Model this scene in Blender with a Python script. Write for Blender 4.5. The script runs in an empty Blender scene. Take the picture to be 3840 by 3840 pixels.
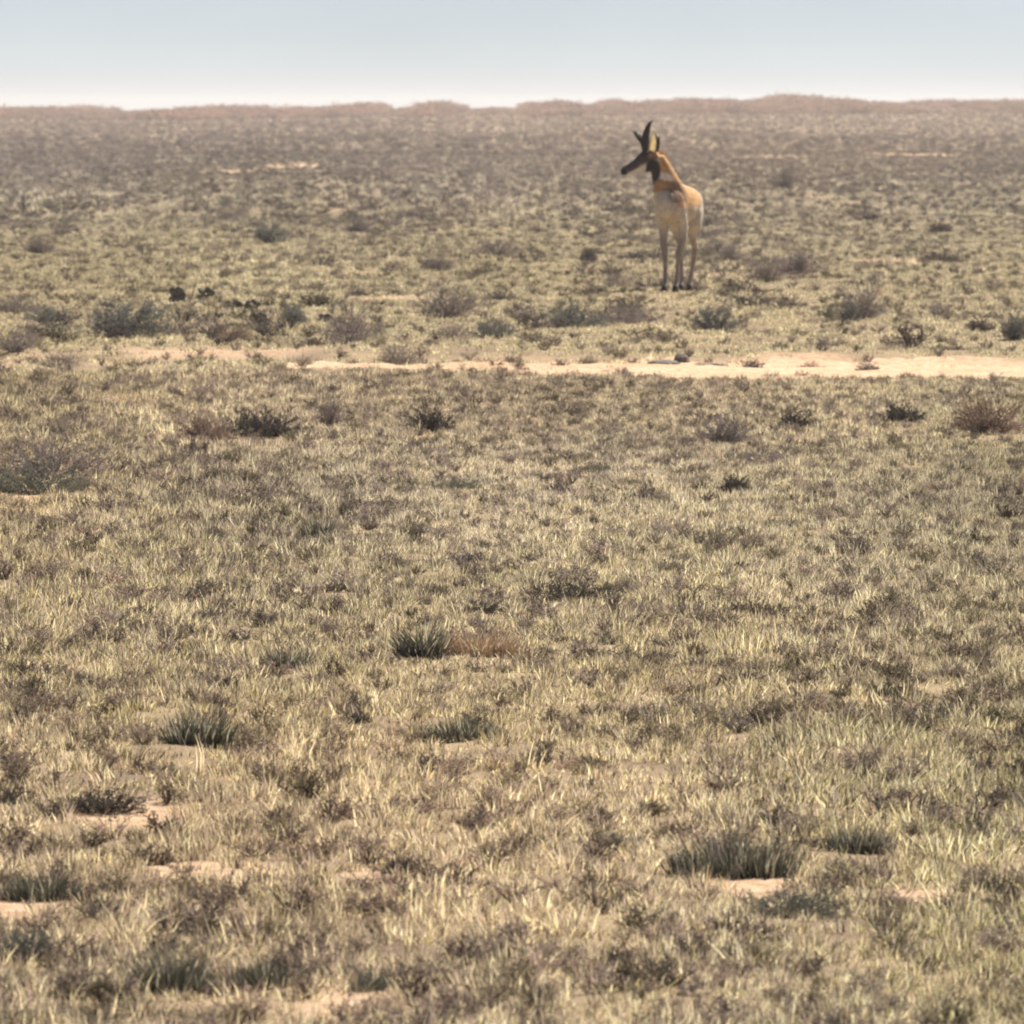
import bpy, bmesh, math, random
import numpy as np
from mathutils import Vector, Matrix

R = math.radians
scene = bpy.context.scene
# ------------------------------------------------------------------ camera
FPX, CAMH, YLEV = 48000.0, 1.41, 420.0        # focal length in 3840-px units, eye height, level line
cam_d = bpy.data.cameras.new('camera')
cam = bpy.data.objects.new('camera', cam_d)
scene.collection.objects.link(cam)
scene.camera = cam
cam_d.sensor_width = 36.0
cam_d.lens = FPX / 3840 * 36.0
cam.location = (0, 0, CAMH)
cam.rotation_euler = (math.pi / 2 - math.atan((1920 - YLEV) / FPX), 0, 0)
cam_d.clip_start = 0.5
cam_d.clip_end = 20000
cam_d.dof.use_dof = True
cam_d.dof.focus_distance = 38.0
cam_d.dof.aperture_fstop = cam_d.lens / 1000 / 0.0115     # 11.5 mm entrance pupil
# ------------------------------------------------------------------ sky and sun
SUN_EL, SUN_AZ = R(46), R(34)                  # azimuth measured from +Y (view) towards +X (right)
world = bpy.data.worlds.new('World'); scene.world = world; world.use_nodes = True
wn = world.node_tree.nodes; wl = world.node_tree.links
sky = wn.new('ShaderNodeTexSky'); sky.sky_type = 'NISHITA'; sky.sun_disc = False
sky.sun_elevation = SUN_EL; sky.sun_rotation = SUN_AZ
sky.altitude = 5200; sky.air_density = 1.0; sky.dust_density = 0.4; sky.ozone_density = 2.5
wt = wn.new('ShaderNodeMix'); wt.data_type = 'RGBA'; wt.blend_type = 'MULTIPLY'; wt.inputs[0].default_value = 1; wt.inputs[7].default_value = (.90, .815, .85, 1)
wc = wn.new('ShaderNodeTexCoord'); wz = wn.new('ShaderNodeTexNoise'); wz.inputs['Scale'].default_value = 22; wz.inputs['Detail'].default_value = 3   # thin uneven veil over the whole sky
wm = wn.new('ShaderNodeMapping'); wm.inputs['Scale'].default_value = (1, 1, 3.5); wl.new(wc.outputs['Generated'], wm.inputs[0]); wl.new(wm.outputs[0], wz.inputs['Vector'])
wr = wn.new('ShaderNodeMapRange'); wr.inputs[1].default_value = .3; wr.inputs[2].default_value = .7; wr.inputs[3].default_value = .94; wr.inputs[4].default_value = 1.05; wl.new(wz.outputs[0], wr.inputs[0])
wv = wn.new('ShaderNodeMix'); wv.data_type = 'RGBA'; wv.blend_type = 'MULTIPLY'; wv.inputs[0].default_value = 1; wl.new(wr.outputs[0], wv.inputs[7])
wl.new(sky.outputs[0], wt.inputs[6]); wl.new(wt.outputs[2], wv.inputs[6]); wl.new(wv.outputs[2], wn['Background'].inputs[0]); wn['Background'].inputs[1].default_value = 0.05
sd = bpy.data.lights.new('sun', 'SUN'); sd.energy = 5.0; sd.angle = R(0.5); sd.color = (1.0, 0.94, 0.84)
sun = bpy.data.objects.new('sun', sd); scene.collection.objects.link(sun)
sdir = Vector((math.sin(SUN_AZ) * math.cos(SUN_EL), math.cos(SUN_AZ) * math.cos(SUN_EL), math.sin(SUN_EL)))
sun.rotation_euler = sdir.to_track_quat('Z', 'Y').to_euler()
scene.view_settings.view_transform = 'Standard'; scene.view_settings.look = 'None'
scene.view_settings.gamma = 1; scene.view_settings.use_curve_mapping = False
scene.view_settings.exposure = 0.88
scene.cycles.filter_width = 1.9
scene.cycles.use_denoising = True
scene.cycles.max_bounces = 4; scene.cycles.diffuse_bounces = 2; scene.cycles.transparent_max_bounces = 4; scene.cycles.volume_bounces = 1

# ------------------------------------------------------------------ helpers
col = scene.collection
rng = np.random.default_rng(11)

def vnoise(x, y, seed=0):
    x = np.asarray(x, float); y = np.asarray(y, float)
    xi = np.floor(x).astype(np.int64); yi = np.floor(y).astype(np.int64)
    fx = x - xi; fy = y - yi
    fx = fx * fx * fx * (fx * (fx * 6 - 15) + 10); fy = fy * fy * fy * (fy * (fy * 6 - 15) + 10)
    def hsh(a, b):
        n = (a * 374761393 + b * 668265263 + seed * 974711) & 0xffffffff
        n = ((n ^ (n >> 13)) * 1274126177) & 0xffffffff
        n = n ^ (n >> 16)
        return (n & 0xffff) / 65535.0
    v = (hsh(xi, yi) * (1 - fx) + hsh(xi + 1, yi) * fx) * (1 - fy) + (hsh(xi, yi + 1) * (1 - fx) + hsh(xi + 1, yi + 1) * fx) * fy
    return v * 2 - 1

def fbm(x, y, seed=0, o=3):
    s = 0; a = 1.0; t = 0
    for k in range(o):
        s = s + a * vnoise(x * 2 ** k + 17.3 * k, y * 2 ** k - 9.1 * k, seed + k); t += a; a *= 0.5
    return s / t

def sstep(a, b, x):
    t = np.clip((np.asarray(x, float) - a) / (b - a), 0, 1); return t * t * (3 - 2 * t)

# the sandy track crossing the view about 70 m out
def track_far(x):  return 74.0 + 0.55 * fbm(x / 0.9, x * 0 + 3.1, 71, 3) - 0.15 * x
def track_near(x): return 67.0 + 0.5 * fbm(x / 1.3, x * 0 + 8.4, 77, 3) - 0.05 * x

def height(x, y):
    x = np.asarray(x, float); y = np.asarray(y, float)
    near = 1 - sstep(150, 420, y)
    m = (0.030 * fbm(x / 0.9, y / 1.5, 3, 3) + 0.013 * vnoise(x / 0.26, y / 0.36, 5)) * near
    m = m + 0.035 * fbm(x / 5, y / 11, 9, 2)
    e = 0.9
    tr = sstep(0, e, y - track_near(x)) * sstep(0, 0.35, track_far(x) - y)
    m = m - 0.045 * tr
    crest = 1.62 + 0.72 * np.tanh(x / 45) + 0.10 * vnoise(x / 14, y * 0, 21)
    far = sstep(650, 1350, y) * crest - sstep(1400, 3500, y) * 6.0
    return m + far + 0.12 * fbm(x / 30, y / 90, 31, 2) * sstep(120, 400, y)

def ground_at(px, py):
    """photo pixel (3840 scale) of a thing's foot -> ground point"""
    d = CAMH * FPX / max(py - YLEV, 20)
    for _ in range(6):
        x = (px - 1920) / FPX * d
        d = (CAMH - float(height(x, d))) * FPX / max(py - YLEV, 20)
    x = (px - 1920) / FPX * d
    return x, d, float(height(x, d))

# bare sand patches: (photo x, y, half-width px, half-depth m)
PATCH = [(60, 3400, 250, .8), (1330, 3300, 120, .4), (2850, 3300, 300, .38), (3520, 3370, 200, .4),
         (430, 3030, 300, .4), (1250, 3790, 230, .35), (760, 3265, 240, .35), (120, 1860, 150, .4),
         (1100, 622, 110, 14), (880, 640, 120, 9), (3480, 582, 230, 16), (2950, 590, 170, 11), (260, 585, 60, 14),
         (200, 1255, 260, 1.2), (800, 1330, 420, 1.4), (350, 1520, 300, 1.0), (1350, 1025, 170, 2.5), (1250, 1000, 120, 2),
         (2150, 1010, 200, 2.2), (2750, 1050, 240, 2.5), (3350, 980, 260, 3.0), (1450, 1130, 240, 1.6),
         (1500, 1870, 160, .35), (800, 1700, 150, .4)]
PG = []
for (a, b, w, hd) in PATCH:
    x, d, z = ground_at(a, b); PG.append((x, d, w / FPX * d, hd, (.5 if 940 < b < 1560 else .78 if b > 1560 else 1.0)))

def bareness(x, y):
    x = np.asarray(x, float); y = np.asarray(y, float)
    b = np.zeros_like(x)
    n = 0.55 * fbm(x / 0.35 / np.maximum(y / 60, .35), y / 1.2 / np.maximum(y / 60, .35), 41, 3)
    for (cx, cy, rx, ry, wt_) in PG:
        q = 1.25 - np.sqrt(((x - cx) / rx) ** 2 + ((y - cy) / ry) ** 2) + n
        b = np.maximum(b, np.clip(q * 1.6 - (1 - wt_), 0, 1) * (.5 + .5 * wt_))
    left = np.clip((x + 0.5) / 1.4, 0, 1)                   # the track is grown over towards the left
    edge = 0.7 * fbm(x / 0.55, y / 1.6, 51, 3)
    tr = np.minimum(sstep(-.3, .6, y - track_near(x) + edge), sstep(-.15, .25, track_far(x) - y + edge * .5))
    tr = tr * np.clip(left + 0.9 * fbm(x / 0.5, y / 2.5, 57, 2) - .05 - .30 * sstep(-.2, -1.2, x), 0, 1)
    return np.maximum(b, tr)

def mesh_obj(name, verts, faces, mat=None, parent=None, smooth=False, cols=None, link=True, cname='bcol'):
    me = bpy.data.meshes.new(name)
    me.from_pydata([tuple(v) for v in verts], [], [tuple(f) for f in faces])
    if cols is not None:
        a = me.attributes.new(cname, 'FLOAT_COLOR', 'POINT')
        c = np.ones((len(verts), 4), np.float32); c[:, :3] = np.asarray(cols)[:, :3]
        a.data.foreach_set('color', c.ravel())
    if smooth: me.polygons.foreach_set('use_smooth', [True] * len(me.polygons))
    o = bpy.data.objects.new(name, me)
    if mat: me.materials.append(mat)
    if link: col.objects.link(o)
    if parent: o.parent = parent
    return o

def tag(o, label=None, cat=None, group=None, kind=None):
    if label: o['label'] = label
    if cat: o['category'] = cat
    if group: o['group'] = group
    if kind: o['kind'] = kind
    return o

def new_mat(name):
    m = bpy.data.materials.new(name); m.use_nodes = True
    nt = m.node_tree; nt.nodes.remove(nt.nodes['Principled BSDF'])
    return m, nt.nodes, nt.links, nt.nodes['Material Output']

def leaf_mat(name, transl=0.35, instanced=True, gain=1.0):
    m, n, l, out = new_mat(name)
    a = n.new('ShaderNodeAttribute'); a.attribute_name = 'bcol'
    src = a.outputs['Color']
    if instanced:
        b = n.new('ShaderNodeAttribute'); b.attribute_name = 'tint'; b.attribute_type = 'INSTANCER'
        x = n.new('ShaderNodeMix'); x.data_type = 'RGBA'; x.blend_type = 'MULTIPLY'; x.inputs[0].default_value = 1
        l.new(src, x.inputs[6]); l.new(b.outputs['Color'], x.inputs[7]); src = x.outputs[2]
    d = n.new('ShaderNodeBsdfDiffuse'); t = n.new('ShaderNodeBsdfTranslucent'); mx = n.new('ShaderNodeMixShader')
    mx.inputs[0].default_value = transl
    l.new(src, d.inputs[0]); l.new(src, t.inputs[0]); l.new(d.outputs[0], mx.inputs[1]); l.new(t.outputs[0], mx.inputs[2])
    l.new(mx.outputs[0], out.inputs[0])
    return m

# ------------------------------------------------------------------ ground
def ground_material(name, sandy):
    m, n, l, out = new_mat(name)
    tc = n.new('ShaderNodeNewGeometry')
    def noise(scale, detail, vec=None, st=None):
        t = n.new('ShaderNodeTexNoise'); t.inputs['Scale'].default_value = scale; t.inputs['Detail'].default_value = detail
        src = tc.outputs['Position']
        if st:
            mp = n.new('ShaderNodeMapping'); mp.inputs['Scale'].default_value = st; l.new(src, mp.inputs[0]); src = mp.outputs[0]
        l.new(src, t.inputs['Vector']); return t
    def ramp(src, stops):
        r = n.new('ShaderNodeValToRGB'); e = r.color_ramp.elements
        e[0].position, e[0].color = stops[0][0], (*stops[0][1], 1)
        e[1].position, e[1].color = stops[-1][0], (*stops[-1][1], 1)
        for p, c in stops[1:-1]:
            k = e.new(p); k.color = (*c, 1)
        l.new(src, r.inputs[0]); return r
    fine = noise(26, 5); mid = noise(2.2, 4, st=(1, .5, 1)); grit = noise(160, 2)
    sand = ramp(fine.outputs[0], [(.3, (.44, .26, .14)), (.5, (.60, .40, .25)), (.7, (.70, .53, .37))])
    if sandy:
        base = sand.outputs[0]
        mx = n.new('ShaderNodeMix'); mx.data_type = 'RGBA'; mx.blend_type = 'MULTIPLY'; mx.inputs[0].default_value = .8
        tone = ramp(mid.outputs[0], [(.3, (1.0, .92, .86)), (.62, (1.2, 1.22, 1.26))])
        l.new(base, mx.inputs[6]); l.new(tone.outputs[0], mx.inputs[7]); base = mx.outputs[2]
    else:
        turf = ramp(mid.outputs[0], [(.28, (.21, .15, .10)), (.5, (.31, .225, .135)), (.72, (.40, .30, .175))])
        a = n.new('ShaderNodeAttribute'); a.attribute_name = 'bare'
        mx = n.new('ShaderNodeMix'); mx.data_type = 'RGBA'
        l.new(a.outputs['Fac'], mx.inputs[0]); l.new(turf.outputs[0], mx.inputs[6]); l.new(sand.outputs[0], mx.inputs[7])
        far = n.new('ShaderNodeAttribute'); far.attribute_name = 'farness'
        mf = n.new('ShaderNodeMix'); mf.data_type = 'RGBA'
        scrub = ramp(noise(.10, 4, st=(1, .25, 1)).outputs[0], [(.3, (.16, .12, .09)), (.7, (.25, .19, .13))])
        ff = n.new('ShaderNodeMath'); ff.operation = 'MULTIPLY'; inv = n.new('ShaderNodeMath'); inv.operation = 'SUBTRACT'; inv.inputs[0].default_value = 1
        l.new(a.outputs['Fac'], inv.inputs[1]); l.new(inv.outputs[0], ff.inputs[0]); l.new(far.outputs['Fac'], ff.inputs[1])
        l.new(ff.outputs[0], mf.inputs[0]); l.new(mx.outputs[2], mf.inputs[6]); l.new(scrub.outputs[0], mf.inputs[7])
        base = mf.outputs[2]
    p = n.new('ShaderNodeBsdfPrincipled'); p.inputs['Roughness'].default_value = 0.95
    p.inputs['Specular IOR Level'].default_value = 0.15
    bp = n.new('ShaderNodeBump'); bp.inputs['Strength'].default_value = .6; bp.inputs['Distance'].default_value = .012
    l.new(grit.outputs[0], bp.inputs['Height']); l.new(bp.outputs[0], p.inputs['Normal'])
    l.new(base, p.inputs['Base Color']); l.new(p.outputs[0], out.inputs[0])
    return m

def grid_mesh(name, X, Y, Z, mat, attrs):
    nr, nc = X.shape
    v = np.stack([X, Y, Z], -1).reshape(-1, 3)
    i = np.arange((nr - 1) * (nc - 1)); r = i // (nc - 1); c = i % (nc - 1)
    a = r * nc + c
    f = np.stack([a, a + 1, a + nc + 1, a + nc], 1)
    me = bpy.data.meshes.new(name)
    me.vertices.add(len(v)); me.vertices.foreach_set('co', v.ravel())
    me.loops.add(f.size); me.loops.foreach_set('vertex_index', f.ravel().astype(np.int32))
    me.polygons.add(len(f)); me.polygons.foreach_set('loop_start', (np.arange(len(f)) * 4).astype(np.int32))
    me.polygons.foreach_set('use_smooth', np.ones(len(f), bool))
    me.update(); me.validate()
    for k, val in attrs.items():
        at = me.attributes.new(k, 'FLOAT', 'POINT'); at.data.foreach_set('value', val.reshape(-1).astype(np.float32))
    me.materials.append(mat)
    o = bpy.data.objects.new(name, me); col.objects.link(o); return o

rows = np.concatenate([[-40, -15, 0, 7, 11], np.geomspace(14, 130, 620), np.geomspace(130.6, 1500, 260)[0:], [1600, 1800, 2100, 2600, 3400]])
u = np.concatenate([[-1.0, -.55, -.3], np.linspace(-.17, .17, 250), [.3, .55, 1.0]])
uu = np.sign(u) * (np.minimum(np.abs(u), .17) / .17 + np.maximum(np.abs(u) - .17, 0) * 12)
Yg, Ug = np.meshgrid(rows, uu, indexing='ij')
Xg = Ug * (3.2 + 0.047 * np.maximum(Yg, 12))
Zg = height(Xg, Yg)
g = grid_mesh('ground', Xg, Yg, Zg, ground_material('prairie_soil', False),
              {'bare': bareness(Xg, Yg), 'farness': sstep(130, 420, Yg)})
tag(g, 'flat short-grass prairie ground of tan soil and thin turf', 'ground', kind='structure')

# the sandy track as a sheet of its own, ragged at both edges
xs = np.linspace(-1.25, 9.0, 420); vv = np.linspace(0, 1, 40)
Xt, Vt = np.meshgrid(xs, vv, indexing='xy')
na = track_near(Xt) + .45 + .6 * fbm(Xt / .3, Xt * 0 + 1.7, 91, 3) + 3.3 * sstep(1.0, -.9, Xt)
fa = track_far(Xt) - .12 + .5 * fbm(Xt / .22, Xt * 0 + 4.7, 93, 3) - 1.9 * sstep(1.0, -.9, Xt)
Yt = na + (fa - na) * Vt
t = grid_mesh('sand_track', Xt, Yt, height(Xt, Yt) - .006 + .022 * np.clip(np.sin(np.pi * Vt), 0, 1) ** .4 + .006 * vnoise(Xt / .10, Yt / .2, 95) * np.sin(np.pi * Vt), ground_material('track_sand', True), {})
tag(t, 'pale pinkish sand track crossing the prairie in front of the pronghorn', 'track', kind='structure')

# ------------------------------------------------------------------ ground cover (uncountable grass and scrub)
def blade(V, F, C, p, az, lean, L, w, c, curl=.5, seg=2):
    dx, dy = math.cos(az), math.sin(az); sx, sy = -dy * w / 2, dx * w / 2
    tw = random.uniform(0, math.pi); sx, sy = math.cos(tw) * w / 2, math.sin(tw) * w / 2
    b = len(V); P = Vector(p); th = lean
    for k in range(seg + 1):
        t = k / seg; ww = 1 - .92 * t ** 1.4
        V.append((P.x - sx * ww, P.y - sy * ww, P.z)); V.append((P.x + sx * ww, P.y + sy * ww, P.z)); C += [c, c]
        P = P + Vector((dx * math.sin(th), dy * math.sin(th), math.cos(th))) * (L / seg); th += curl * random.uniform(.3, 1.3)
    for k in range(seg): F.append((b + 2 * k, b + 2 * k + 1, b + 2 * k + 3, b + 2 * k + 2))

STRAW, GREY, OLIVE, BROWN, DARK = (.88, .79, .54), (.43, .37, .325), (.43, .39, .20), (.32, .24, .185), (.10, .088, .078)  # light-dark contrast of sunlit and shaded blades put into STRAW and DARK
def mixc(pal):
    r = random.random(); s = 0
    for c, w in pal:
        s += w
        if r <= s: break
    k = random.uniform(.75, 1.2)
    return tuple(min(.85, v * k) for v in c)

def make_tuft(seed, n, rad, L, w, pal, lean=.5, curl=.5):
    random.seed(seed); V, F, C = [], [], []
    for i in range(n):
        az = random.uniform(0, 6.283); r = rad * math.sqrt(random.random())
        p = (math.cos(az) * r, math.sin(az) * r, -.004)
        blade(V, F, C, p, az + random.gauss(0, .7), abs(random.gauss(0, lean)) * (.4 + r / rad), L * random.uniform(.45, 1.1), w * random.uniform(.6, 1.2), mixc(pal), curl)
    return V, F, C

def tube(V, F, C, a, b, ra, rb, c, n=3):
    a = Vector(a); b = Vector(b); d = (b - a)
    if d.length < 1e-6: return
    d.normalize(); s = d.orthogonal().normalized(); q = d.cross(s); k0 = len(V)
    for (P, r) in ((a, ra), (b, rb)):
        for i in range(n):
            t = 6.283 * i / n; V.append(tuple(P + (s * math.cos(t) + q * math.sin(t)) * r)); C.append(c)
    for i in range(n): F.append((k0 + i, k0 + (i + 1) % n, k0 + n + (i + 1) % n, k0 + n + i))

def leafq(V, F, C, p, d, L, w, c):
    d = Vector(d).normalized(); s = d.orthogonal().normalized()
    s = Matrix.Rotation(random.uniform(0, 6.283), 3, d) @ s
    k = len(V); p = Vector(p)
    V += [tuple(p), tuple(p + d * L * .5 + s * w * .5), tuple(p + d * L), tuple(p + d * L * .5 - s * w * .5)]; C += [c] * 4
    F.append((k, k + 1, k + 2, k + 3))

def shrub_geo(seed, rx, h, n_st, leafn, leafL, leafc, twigc, tw=.012, spread=1.0, up=.35, droop=0., tilt=0., leaf_from=.35, sub=3):
    """twigs rising from a crown and the small leaves along them; returns (twigs, leaves)"""
    random.seed(seed); TV, TF, TC, LV, LF, LC = [], [], [], [], [], []
    for i in range(n_st):
        az = random.uniform(0, 6.283); el = math.asin(min(1, up + (1 - up) * random.random() ** 1.2))
        out = math.cos(el) * spread; R_ = random.uniform(.72, 1.08)
        tip = Vector((math.cos(az) * rx * out * R_ + tilt * h, math.sin(az) * rx * out * R_, h * (math.sin(el) * .95 + .06) * R_ * random.uniform(.8, 1.1)))
        base = Vector((random.gauss(0, rx * .10), random.gauss(0, rx * .10), -.01))
        midp = base.lerp(tip, .5) + Vector((random.gauss(0, rx * .1), random.gauss(0, rx * .1), h * (.10 + droop) * random.random()))
        pts = [base, base.lerp(midp, .55) + Vector((0, 0, h * .03)), midp, midp.lerp(tip, .5) + Vector((random.gauss(0, rx * .05), random.gauss(0, rx * .05), h * .04)), tip]
        c = tuple(v * random.uniform(.7, 1.25) for v in twigc)
        for k in range(4):
            tube(TV, TF, TC, pts[k], pts[k + 1], tw * h * (1 - .2 * k), tw * h * (1 - .2 * (k + 1)), c)
        segs = [(pts[k], pts[k + 1]) for k in range(1, 4)]
        for s in range(sub):
            a, b = random.choice(segs); q = a.lerp(b, random.random())
            e = q + (b - a).normalized() * random.uniform(.12, .3) * h + Vector((random.gauss(0, 1), random.gauss(0, 1), random.uniform(-.2, 1))) * h * .13
            tube(TV, TF, TC, q, e, tw * h * .45, tw * h * .2, c); segs.append((q, e))
        for s in range(leafn):
            a, b = random.choice(segs if random.random() > leaf_from * .5 else segs[1:])
            q = a.lerp(b, random.random()); k = random.uniform(.7, 1.3)
            leafq(LV, LF, LC, q + Vector((random.gauss(0, 1), random.gauss(0, 1), random.gauss(0, 1))) * h * .025,
                  (b - a).normalized() + Vector((random.gauss(0, .8), random.gauss(0, .8), random.gauss(.2, .8))),
                  leafL * random.uniform(.6, 1.3), leafL * random.uniform(.3, .5), tuple(v * k for v in leafc))
    return (TV, TF, TC), (LV, LF, LC)

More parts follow.
